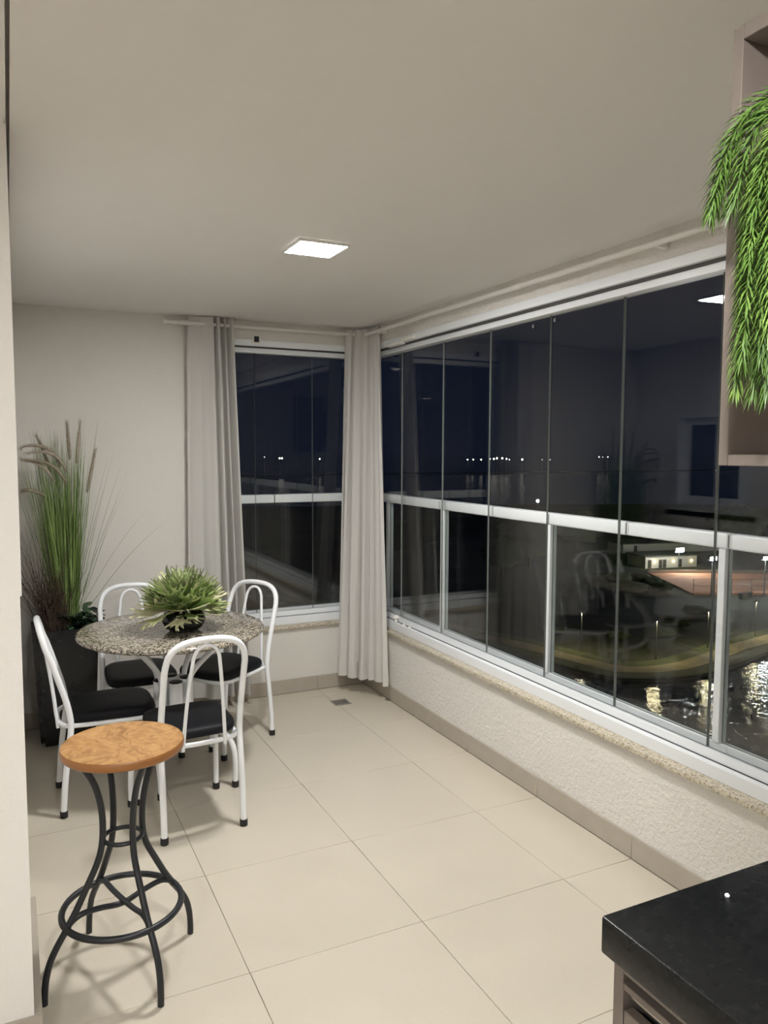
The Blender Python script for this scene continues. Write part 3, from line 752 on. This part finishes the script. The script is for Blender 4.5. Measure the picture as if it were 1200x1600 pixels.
for z0, z1 in ((.50,.765),(.10,.455)):
    d_ = MB().bbox(0, .018, -.10, .817, z0, z1, .0012, 1).build('drawer', 'laminate', cb)
    MB().bbox(-.001, .020, -.10, .818, z1+.031, z1+.042, .001, 1).build('handle_lip', 'laminate', d_)
    MB().tube([(.020,-.10,z1+.018), (.020,.817,z1+.018)], .0085, 14).build('handle_profile', 'steel', d_)
    MB().box(.030, .0445, -.10, .818, z1+.001, z1+.042).build('handle_recess', 'slot', d_)
MB().box(.045, .06, -1.15, .819, .08, .8195).build('shadow_panel', 'slot', cb)

# upper cabinet: open niche
uc = tag(empty('wall_cabinet', (1.02, 0, 0)), 'taupe open-front wall cabinet holding the hanging green plant', 'cabinet')
Yc = .878
MB().bbox(0, .36, Yc-.018, Yc, 1.5695, 2.236, .0012, 1).build('side_panel', 'laminate', uc)
MB().bbox(0, .36, -.55, Yc-.0185, 2.214, 2.236, .0012, 1).build('top_panel', 'laminate', uc)
MB().bbox(0, .36, -.55, Yc-.0185, 1.5695, 1.5875, .0012, 1).build('bottom_panel', 'laminate', uc)
MB().bbox(0, .36, -.568, -.5505, 1.5695, 2.236, .0012, 1).build('side_panel', 'laminate', uc)
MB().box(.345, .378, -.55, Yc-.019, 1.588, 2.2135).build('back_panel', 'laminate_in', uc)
MB().bbox(.03, .344, -.55, .52, 1.925, 1.943, .001, 1).build('shelf', 'laminate', uc)

# ------------------------------------------------------------------ hanging plant
hp = tag(empty('hanging_plant', (1.19, .42, 1.944)), 'bright green needle-leaved plant trailing out of the upper cabinet', 'plant')
MB().lathe([(.055,.0),(.06,.002),(.078,.11),(.080,.115),(.074,.115),(.070,.10),(.02,.10)], 28).build('pot', 'black_pot', hp)
def sprig(pts, seed, n_needle=330, ln=.034):
    rnd = random.Random(seed)
    P = catmull(pts, 14); mb = MB(); mb.tube(P, [.0022*(1-.6*i/(len(P)-1)) for i in range(len(P))], 6)
    stem = mb.build('sprig', 'needle_stem', hp, None)
    L = [0]
    for a, b in zip(P[:-1], P[1:]): L.append(L[-1]+(b-a).length)
    nb = MB(); n_needle = int(n_needle*L[-1]/.42)
    for i in range(n_needle):
        s = (i/n_needle)**.96*L[-1]; j = max(k for k in range(len(L)) if L[k] <= s+1e-9); j = min(j, len(P)-2)
        q = (s-L[j])/max(1e-6, L[j+1]-L[j]); c = P[j].lerp(P[j+1], q); t_ = (P[j+1]-P[j]).normalized()
        a = i*2.39996+rnd.uniform(-.3,.3); o1 = t_.orthogonal().normalized(); o2 = t_.cross(o1); o = o1*math.cos(a)+o2*math.sin(a)
        ll = ln*rnd.uniform(.8,1.15); tip_ = s/L[-1]; fwd = .75+.9*max(0, tip_-.9)*10
        d = (o+t_*fwd).normalized(); mid = c+d*ll*.55; e = c+d*ll*.9+t_*ll*.18+Vector((0,0,-.003))
        sd = d.cross(t_).normalized()*.0013
        nb.add([c+sd*.6, c-sd*.6, mid+sd, mid-sd, e], [(0,1,3,2),(2,3,4)])
    tag(nb.build('needles', 'needle', stem, None), None, kind='stuff')
def W2(x, y, z): return (x-1.19, y-.42, z-1.944)
ST = (1.15,.50,2.035)
SP = [[(.99,.735,2.090),(.965,.790,2.078),(.958,.822,2.045),(.956,.840,1.995),(.955,.851,1.945)],
      [(1.0,.745,2.085),(.980,.800,2.070),(.974,.832,2.035),(.972,.848,1.985),(.970,.856,1.955)],
      [(1.0,.715,2.075),(.970,.768,2.062),(.964,.795,2.030),(.963,.808,1.985),(.962,.822,1.945)],
      [(1.0,.700,2.065),(.975,.757,2.040),(.968,.782,1.980),(.966,.793,1.925)],
      [(1.0,.70,2.06),(.978,.760,2.030),(.972,.784,1.960),(.970,.797,1.870),(.970,.801,1.780),(.968,.806,1.682)],
      [(1.0,.69,2.06),(.965,.748,2.030),(.958,.772,1.950),(.956,.781,1.860),(.956,.784,1.780),(.955,.786,1.720)],
      [(1.0,.68,2.05),(.970,.730,2.015),(.961,.754,1.920),(.959,.757,1.820),(.959,.758,1.718)],
      [(1.0,.68,2.05),(.980,.745,2.000),(.976,.770,1.900),(.975,.776,1.780),(.974,.780,1.678)],
      [(1.0,.66,2.07),(.965,.715,2.040),(.958,.738,1.960),(.956,.742,1.860),(.955,.744,1.760)],
      [(1.0,.65,2.05),(.975,.715,2.000),(.970,.745,1.880),(.969,.752,1.760),(.968,.754,1.672)],
      [(1.0,.64,2.08),(.96,.700,2.070),(.95,.730,2.010),(.949,.742,1.940)],
      [(1.0,.62,2.06),(.96,.68,2.02),(.955,.70,1.90),(.955,.705,1.74)],
      [(1.01,.73,2.055),(.990,.785,2.020),(.986,.806,1.940),(.985,.812,1.850)]]
for i, pp in enumerate(SP): sprig([W2(*ST)]+[W2(1.09,.60+.004*i,2.085)]+[W2(*q) for q in pp], i, 520, .031)

# ------------------------------------------------------------------ the night outside
GZ = -28.0
lake = tag(MB().add([(-3000,-1500,GZ-.5),(5000,-1500,GZ-.5),(5000,5500,GZ-.5),(-3000,5500,GZ-.5)], [(0,1,2,3)]).build('lake', 'water'), 'dark rippled lake below the balcony', 'lake', kind='structure')
shore = [(-300,330),(-60,260),(20,190),(48,140),(59,112),(65.5,96),(68,85),(70.5,77),(76,73.2),(84,72.4),(94,74.6),(104,77),(125,78),(165,62),(260,10),(420,-200)]
SH = [p for p in catmull([(x, y, 0) for x, y in shore], 5)]
def offs(d):
    out = []
    for i, p in enumerate(SH):
        a = SH[max(0, i-1)]; b = SH[min(len(SH)-1, i+1)]; t_ = (b-a).normalized(); out.append(p+Vector((-t_.y, t_.x, 0))*d)
    return out
def ground(name, loop, z, m_, label):
    bm = bmesh.new(); vv = [bm.verts.new((p[0], p[1], z)) for p in loop]; bm.faces.new(vv)
    bmesh.ops.triangulate(bm, faces=bm.faces[:]); bm.normal_update()
    bm.faces.ensure_lookup_table()
    if bm.faces[0].normal.z < 0: bmesh.ops.reverse_faces(bm, faces=bm.faces[:])
    bm.verts.index_update(); mb = MB(); mb.add([q.co[:] for q in bm.verts], [[q.index for q in f.verts] for f in bm.faces]); bm.free()
    o = mb.build(name, m_); return tag(o, label, None, None, 'structure')
ground('ground', [(p.x, p.y) for p in offs(.4)]+[(520,-200),(460,200),(330,330),(120,400),(-120,400),(-300,350)], GZ-.06, 'land', 'dark grassy land beyond the lake')
ground('far_shore', [(150,893),(500,890),(900,894),(1100,896),(1100,930),(150,930)], GZ+.3, 'land', 'thin dark strip of far shore carrying the city lamps')
def band(name, d0, d1, z, m_, label, cat):
    A, B = offs(d0), offs(d1); v = []
    for a, b in zip(A, B): v += [(a.x, a.y, z), (b.x, b.y, z), (a.x, a.y, z-.7), (b.x, b.y, z-.3)]
    n = len(A); f = []
    for i in range(n-1): f += [(4*i, 4*i+4, 4*i+5, 4*i+1), (4*i+2, 4*i+6, 4*i+4, 4*i), (4*i+1, 4*i+5, 4*i+7, 4*i+3)]
    return tag(MB().add(v, f).build(name, m_), label, None, None, 'structure')
band('lake_edge_lawn', .0, 2.6, GZ, 'lawn', 'grass verge at the edge of the lake', 'lawn')
band('lakeside_path', 2.6, 5.6, GZ+.03, 'path', 'pale path curving along the lake shore', 'path')
band('hedge_strip', 5.6, 8.0, GZ, 'lawn', 'grass strip behind the lakeside path', 'lawn')

def lamp_post(x, y, label, h=5.6):
    t = tag(empty('street_lamp', (x, y, GZ)), label, 'lamp post', 'lamps along the lakeside path')
    MB().tube([(0,0,0),(0,0,.4),(0,0,h)], [.11,.07,.05], 8).build('pole', 'mast', t)
    MB().lathe([(.06,h+.30),(.30,h+.20),(.46,h+.02),(.46,h-.02),(.42,h-.02),(.40,h+.0)], 14, close=True).build('shade', 'mast', t)
    MB().lathe([(.01,h-.06),(.30,h-.05),(.36,h-.022)], 14, close=False).build('bulb', 'globe', t)
for x, y, lb in ((76.5, 89.5, 'lit lamp post by the lake path, leftmost of the four above the glitter'), (82.5, 80.5, 'lit lamp post by the lake path, second from left at the bend of the shore'),
             (94.5, 82.0, 'lit lamp post by the lake path, third from left beside the railing post'), (107.5, 84.0, 'lit lamp post by the lake path, rightmost in view'),
             (125.0, 86.5, 'lit lamp post by the lake path, right of the framed view')): lamp_post(x, y, lb)

# tennis court
tc_ = tag(empty('tennis_court', (0,0,0)), 'floodlit orange clay tennis court beyond the lake', 'court')
A = Vector((127,114.5,0)); B = Vector((177,90,0)); ux = (B-A).normalized(); uy = Vector((-ux.y, ux.x, 0))
cz = GZ+.35
def cp(u, v, z=cz): p = A+ux*u+uy*v; return (p.x, p.y, z)
CU, CV = 56, 27
v = [cp(0,0), cp(CU,0), cp(CU,CV), cp(0,CV)]; v += [(p[0], p[1], GZ-.3) for p in v]
MB().add(v, [(0,1,2,3),(0,4,5,1),(1,5,6,2),(2,6,7,3),(3,7,4,0)]).build('clay_surface', 'clay', tc_)
def strip(u0, v0, u1, v1, w_=.12):
    d = Vector((u1-u0, v1-v0, 0)).normalized(); n = Vector((-d.y, d.x, 0))*w_
    MB().add([cp(u0-n.x, v0-n.y, cz+.02), cp(u1-n.x, v1-n.y, cz+.02), cp(u1+n.x, v1+n.y, cz+.02), cp(u0+n.x, v0+n.y, cz+.02)], [(0,1,2,3)]).build('line', 'court_line', tc_)
for q in ((10,4,34,4),(10,15,34,15),(10,4,10,15),(34,4,34,15),(22,4,22,15),(16,5.4,16,13.6),(28,5.4,28,13.6),(16,9.5,28,9.5)): strip(*q)
bw = MB(); a, b = Vector(cp(0,CV)), Vector(cp(CU,CV)); n_ = uy*.25
bw.add([a, b, b+n_, a+n_, a+Vector((0,0,.7)), b+Vector((0,0,.7)), b+n_+Vector((0,0,.7)), a+n_+Vector((0,0,.7))], [(0,1,5,4),(1,2,6,5),(2,3,7,6),(3,0,4,7),(4,5,6,7)])
bw.build('kerb_wall', 'render', tc_)
fn = tag(empty('court_fence'), 'dark chain-link fence along the near side of the clay court', 'fence')
for k in range(15): MB().tube([cp(k*4,-.4,GZ), cp(k*4,-.4,GZ+3.4)], .05, 6).build('post', 'fence', fn)
for z in (GZ+.5, GZ+2.0, GZ+3.35): MB().tube([cp(0,-.4,z), cp(CU,-.4,z)], .025, 6).build('rail', 'fence', fn)
bt = tag(empty('park_bench'), 'dark bench table standing before the clay court', 'bench')
c0 = Vector(cp(9.5,-3.2,GZ))
MB().box(c0.x-1.7, c0.x+1.7, c0.y-.5, c0.y+.5, GZ+.95, GZ+1.1).build('top', 'fence', bt)
for s in (-1.4, 1.4): MB().box(c0.x+s-.08, c0.x+s+.08, c0.y-.4, c0.y+.4, GZ, GZ+.95).build('leg', 'fence', bt)
def floodlight(x, y, ztop, label, sc=1.0):
    t = tag(empty('floodlight', (x, y, GZ)), label, 'floodlight', 'floodlight masts around the clay court')
    h = ztop-GZ
    MB().tube([(0,0,0),(0,0,h)], [.14,.08], 8).build('mast', 'mast', t)
    MB().box(-.9*sc, .9*sc, -.25, .25, h-.08, h+.08).build('crossarm', 'mast', t)
    for k in (-.5, .5):
        MB().bbox(k*sc*.9-.36*sc, k*sc*.9+.36*sc, -.45, -.22, h+.05, h+.65*sc, .03, 1).build('lamp_head', 'flood', t)
floodlight(146.9, 137.0, -22.8, 'bright floodlight mast in front of the clubhouse', 1.5)
floodlight(129.2, 111.7, -20.5, 'bright floodlight mast left of the nearest railing post', 1.05)
floodlight(139.0, 106.9, -20.4, 'bright floodlight mast at the right edge of the view', 1.1)
floodlight(180.7, 120.5, -22.0, 'bright floodlight mast beyond the far court corner', 1.2)

def building(name, label, a, b, depth, h, lamps, doors, zb=GZ):
    t = tag(empty(name), label, 'building')
    A_, B_ = Vector((*a, 0)), Vector((*b, 0)); u = (B_-A_).normalized(); n = Vector((-u.y, u.x, 0)); L = (B_-A_).length
    def q(s, d, z): p = A_+u*s+n*d; return (p.x, p.y, z)
    def bx(s0, s1, d0, d1, z0, z1): 
        v = [q(s0,d0,z0),q(s1,d0,z0),q(s1,d1,z0),q(s0,d1,z0),q(s0,d0,z1),q(s1,d0,z1),q(s1,d1,z1),q(s0,d1,z1)]
        return MB().add(v, [(3,2,1,0),(4,5,6,7),(0,1,5,4),(1,2,6,5),(2,3,7,6),(3,0,4,7)])
    bx(0, L, 0, depth, zb-.2, zb+h).build('wall', 'render', t)
    bx(-.5, L+.5, -.5, depth+.5, zb+h, zb+h+.3).build('roof', 'roof_dark', t)
    for s in doors: bx(s-.5, s+.5, -.06, 0, zb, zb+2.1).build('door', 'door_dark', t)
    for s in lamps: bx(s-.16, s+.16, -.22, -.02, zb+h*.50, zb+h*.50+.30).build('wall_lamp', 'warm_lamp', t)
building('clubhouse', 'low pale clubhouse with warm wall lamps behind the clay court', (145,146), (160,143.2), 8, 2.9, (2.6,8.2,13.6), (1.2,4.4,5.6,10.2))
building('annex_building', 'long pale building behind the clubhouse', (161,171), (196,163), 9, 2.6, (), (4,))
def shrub(x, y, r, h, label, seed, name='shrub', cat='shrub', trunk=False):
    rnd = random.Random(seed); bm = bmesh.new(); bmesh.ops.create_icosphere(bm, subdivisions=3, radius=1)
    for q in bm.verts:
        n = noise.noise(q.co*2.3+Vector((seed*3.1,0,0)))*.35+noise.noise(q.co*6+Vector((0,seed,0)))*.18
        q.co *= 1+n; q.co = Vector((q.co.x*r, q.co.y*r, max(q.co.z, -.85)*h*.5+h*.45+(h*.35 if trunk else 0)))
    bm.verts.index_update(); mb = MB(); mb.add([q.co[:] for q in bm.verts], [[q.index for q in f.verts] for f in bm.faces]); bm.free()
    t = tag(empty(name, (x, y, GZ)), label, cat, 'dark vegetation across the lake')
    mb.build('foliage', 'foliage_dark', t, None)
    MB().tube([(0,0,-.1),(0,0,h*.5)], [.18*r/2,.1*r/2], 6).build('stem', 'twig', t)
for i, (x, y, r, h, lb) in enumerate([(79,99,2.0,1.6,'dark shrub left of the lakeside path near the long railing panes'),(86,92,1.8,1.5,'dark shrub behind the left lamp post'),(93,90,2.3,1.8,'dark shrub behind the second lamp post'),
        (101,95,2.6,2.0,'dark shrub on the slope below the court'),(112,100,2.4,1.8,'dark shrub on the slope right of the bend'),(118,122,2.8,2.4,'dark shrub at the left court corner'),
        (124,133,3.0,2.2,'dark shrub along the left court edge'),(125.6,121.5,2.2,1.9,'rounded dark shrub against the left kerb of the clay court, nearest'),(128.4,127.3,2.2,1.9,'rounded dark shrub against the left kerb of the clay court, middle'),(131.4,133.3,2.0,1.7,'rounded dark shrub against the left kerb of the clay court, farthest')]):
    shrub(x, y, r, h, lb, i+1)
for i, (x, y, r, h, lb) in enumerate([(118,158,6,9,'large dark tree left of the clubhouse'),(126,172,7,10,'large dark tree behind the clubhouse, second from left'),(150,178,7,9,'dark tree between clubhouse and long building'),(205,168,8,10,'dark tree at the right end of the long building'),(104,150,5,7,'dark tree farthest left beyond the lake')]):
    shrub(x, y, r, h, lb, 20+i, 'tree', 'tree', True)

# far city lights on the opposite shore
ORD = ('leftmost', 'second', 'third', 'fourth', 'fifth', 'sixth', 'seventh', 'eighth', 'ninth', 'rightmost')
CITY = ['tiny distant city lamp, %s of the ten-lamp row in the right window' % o for o in ORD]
CITY += ['faint distant city lamp, left one of the pair just right of the long row', 'faint distant city lamp, right one of the pair just right of the long row']
CITY += ['tiny distant city lamp, %s of the four seen beside the reflected grass' % o for o in ('leftmost', 'second', 'third', 'rightmost')]
CITY += ['distant city lamp, left one of the bright pair seen through the far window', 'distant city lamp, right one of the bright pair seen through the far window',
         'single distant city lamp near the corner curtain in the far window', 'faint distant city lamp farthest left in the far window',
         'single warm lamp just above the railing, nearer than the horizon lamps']
for i, (x, y, z, s) in enumerate([(564,900,-9.4,.8),(573,900,-9.4,.8),(586,900,-9.5,.9),(600,900,-8.6,1.1),(607,900,-8.6,1.1),(612,900,-7.7,1.2),(621,900,-7.7,1.1),(628,900,-8.6,1.0),(633,900,-9.6,.7),(655,900,-9.6,1.1),
        (690,900,-9.9,.5),(704,900,-9.9,.5),(795,900,-6.0,.8),(802,900,-6.1,.5),(812,900,-6.1,.7),(840,900,-6,.5),(296,900,-7.3,.9),(299,900,-7.3,.9),(348,900,-8.2,.8),(277,900,-5.8,.5),(224,295,-21.6,.75)]):
    t = tag(empty('distant_lamp', (x, y, z)), CITY[i], 'lamp', 'far city lamps on the horizon')
    bm = bmesh.new(); bmesh.ops.create_icosphere(bm, subdivisions=2, radius=s); bm.verts.index_update()
    mb = MB(); mb.add([q.co[:] for q in bm.verts], [[q.index for q in f.verts] for f in bm.faces]); bm.free(); mb.build('bulb', 'city', t)
    MB().tube([(0,0,-s*.9),(0,0,GZ-z)], .1, 6).build('pole', 'mast', t)
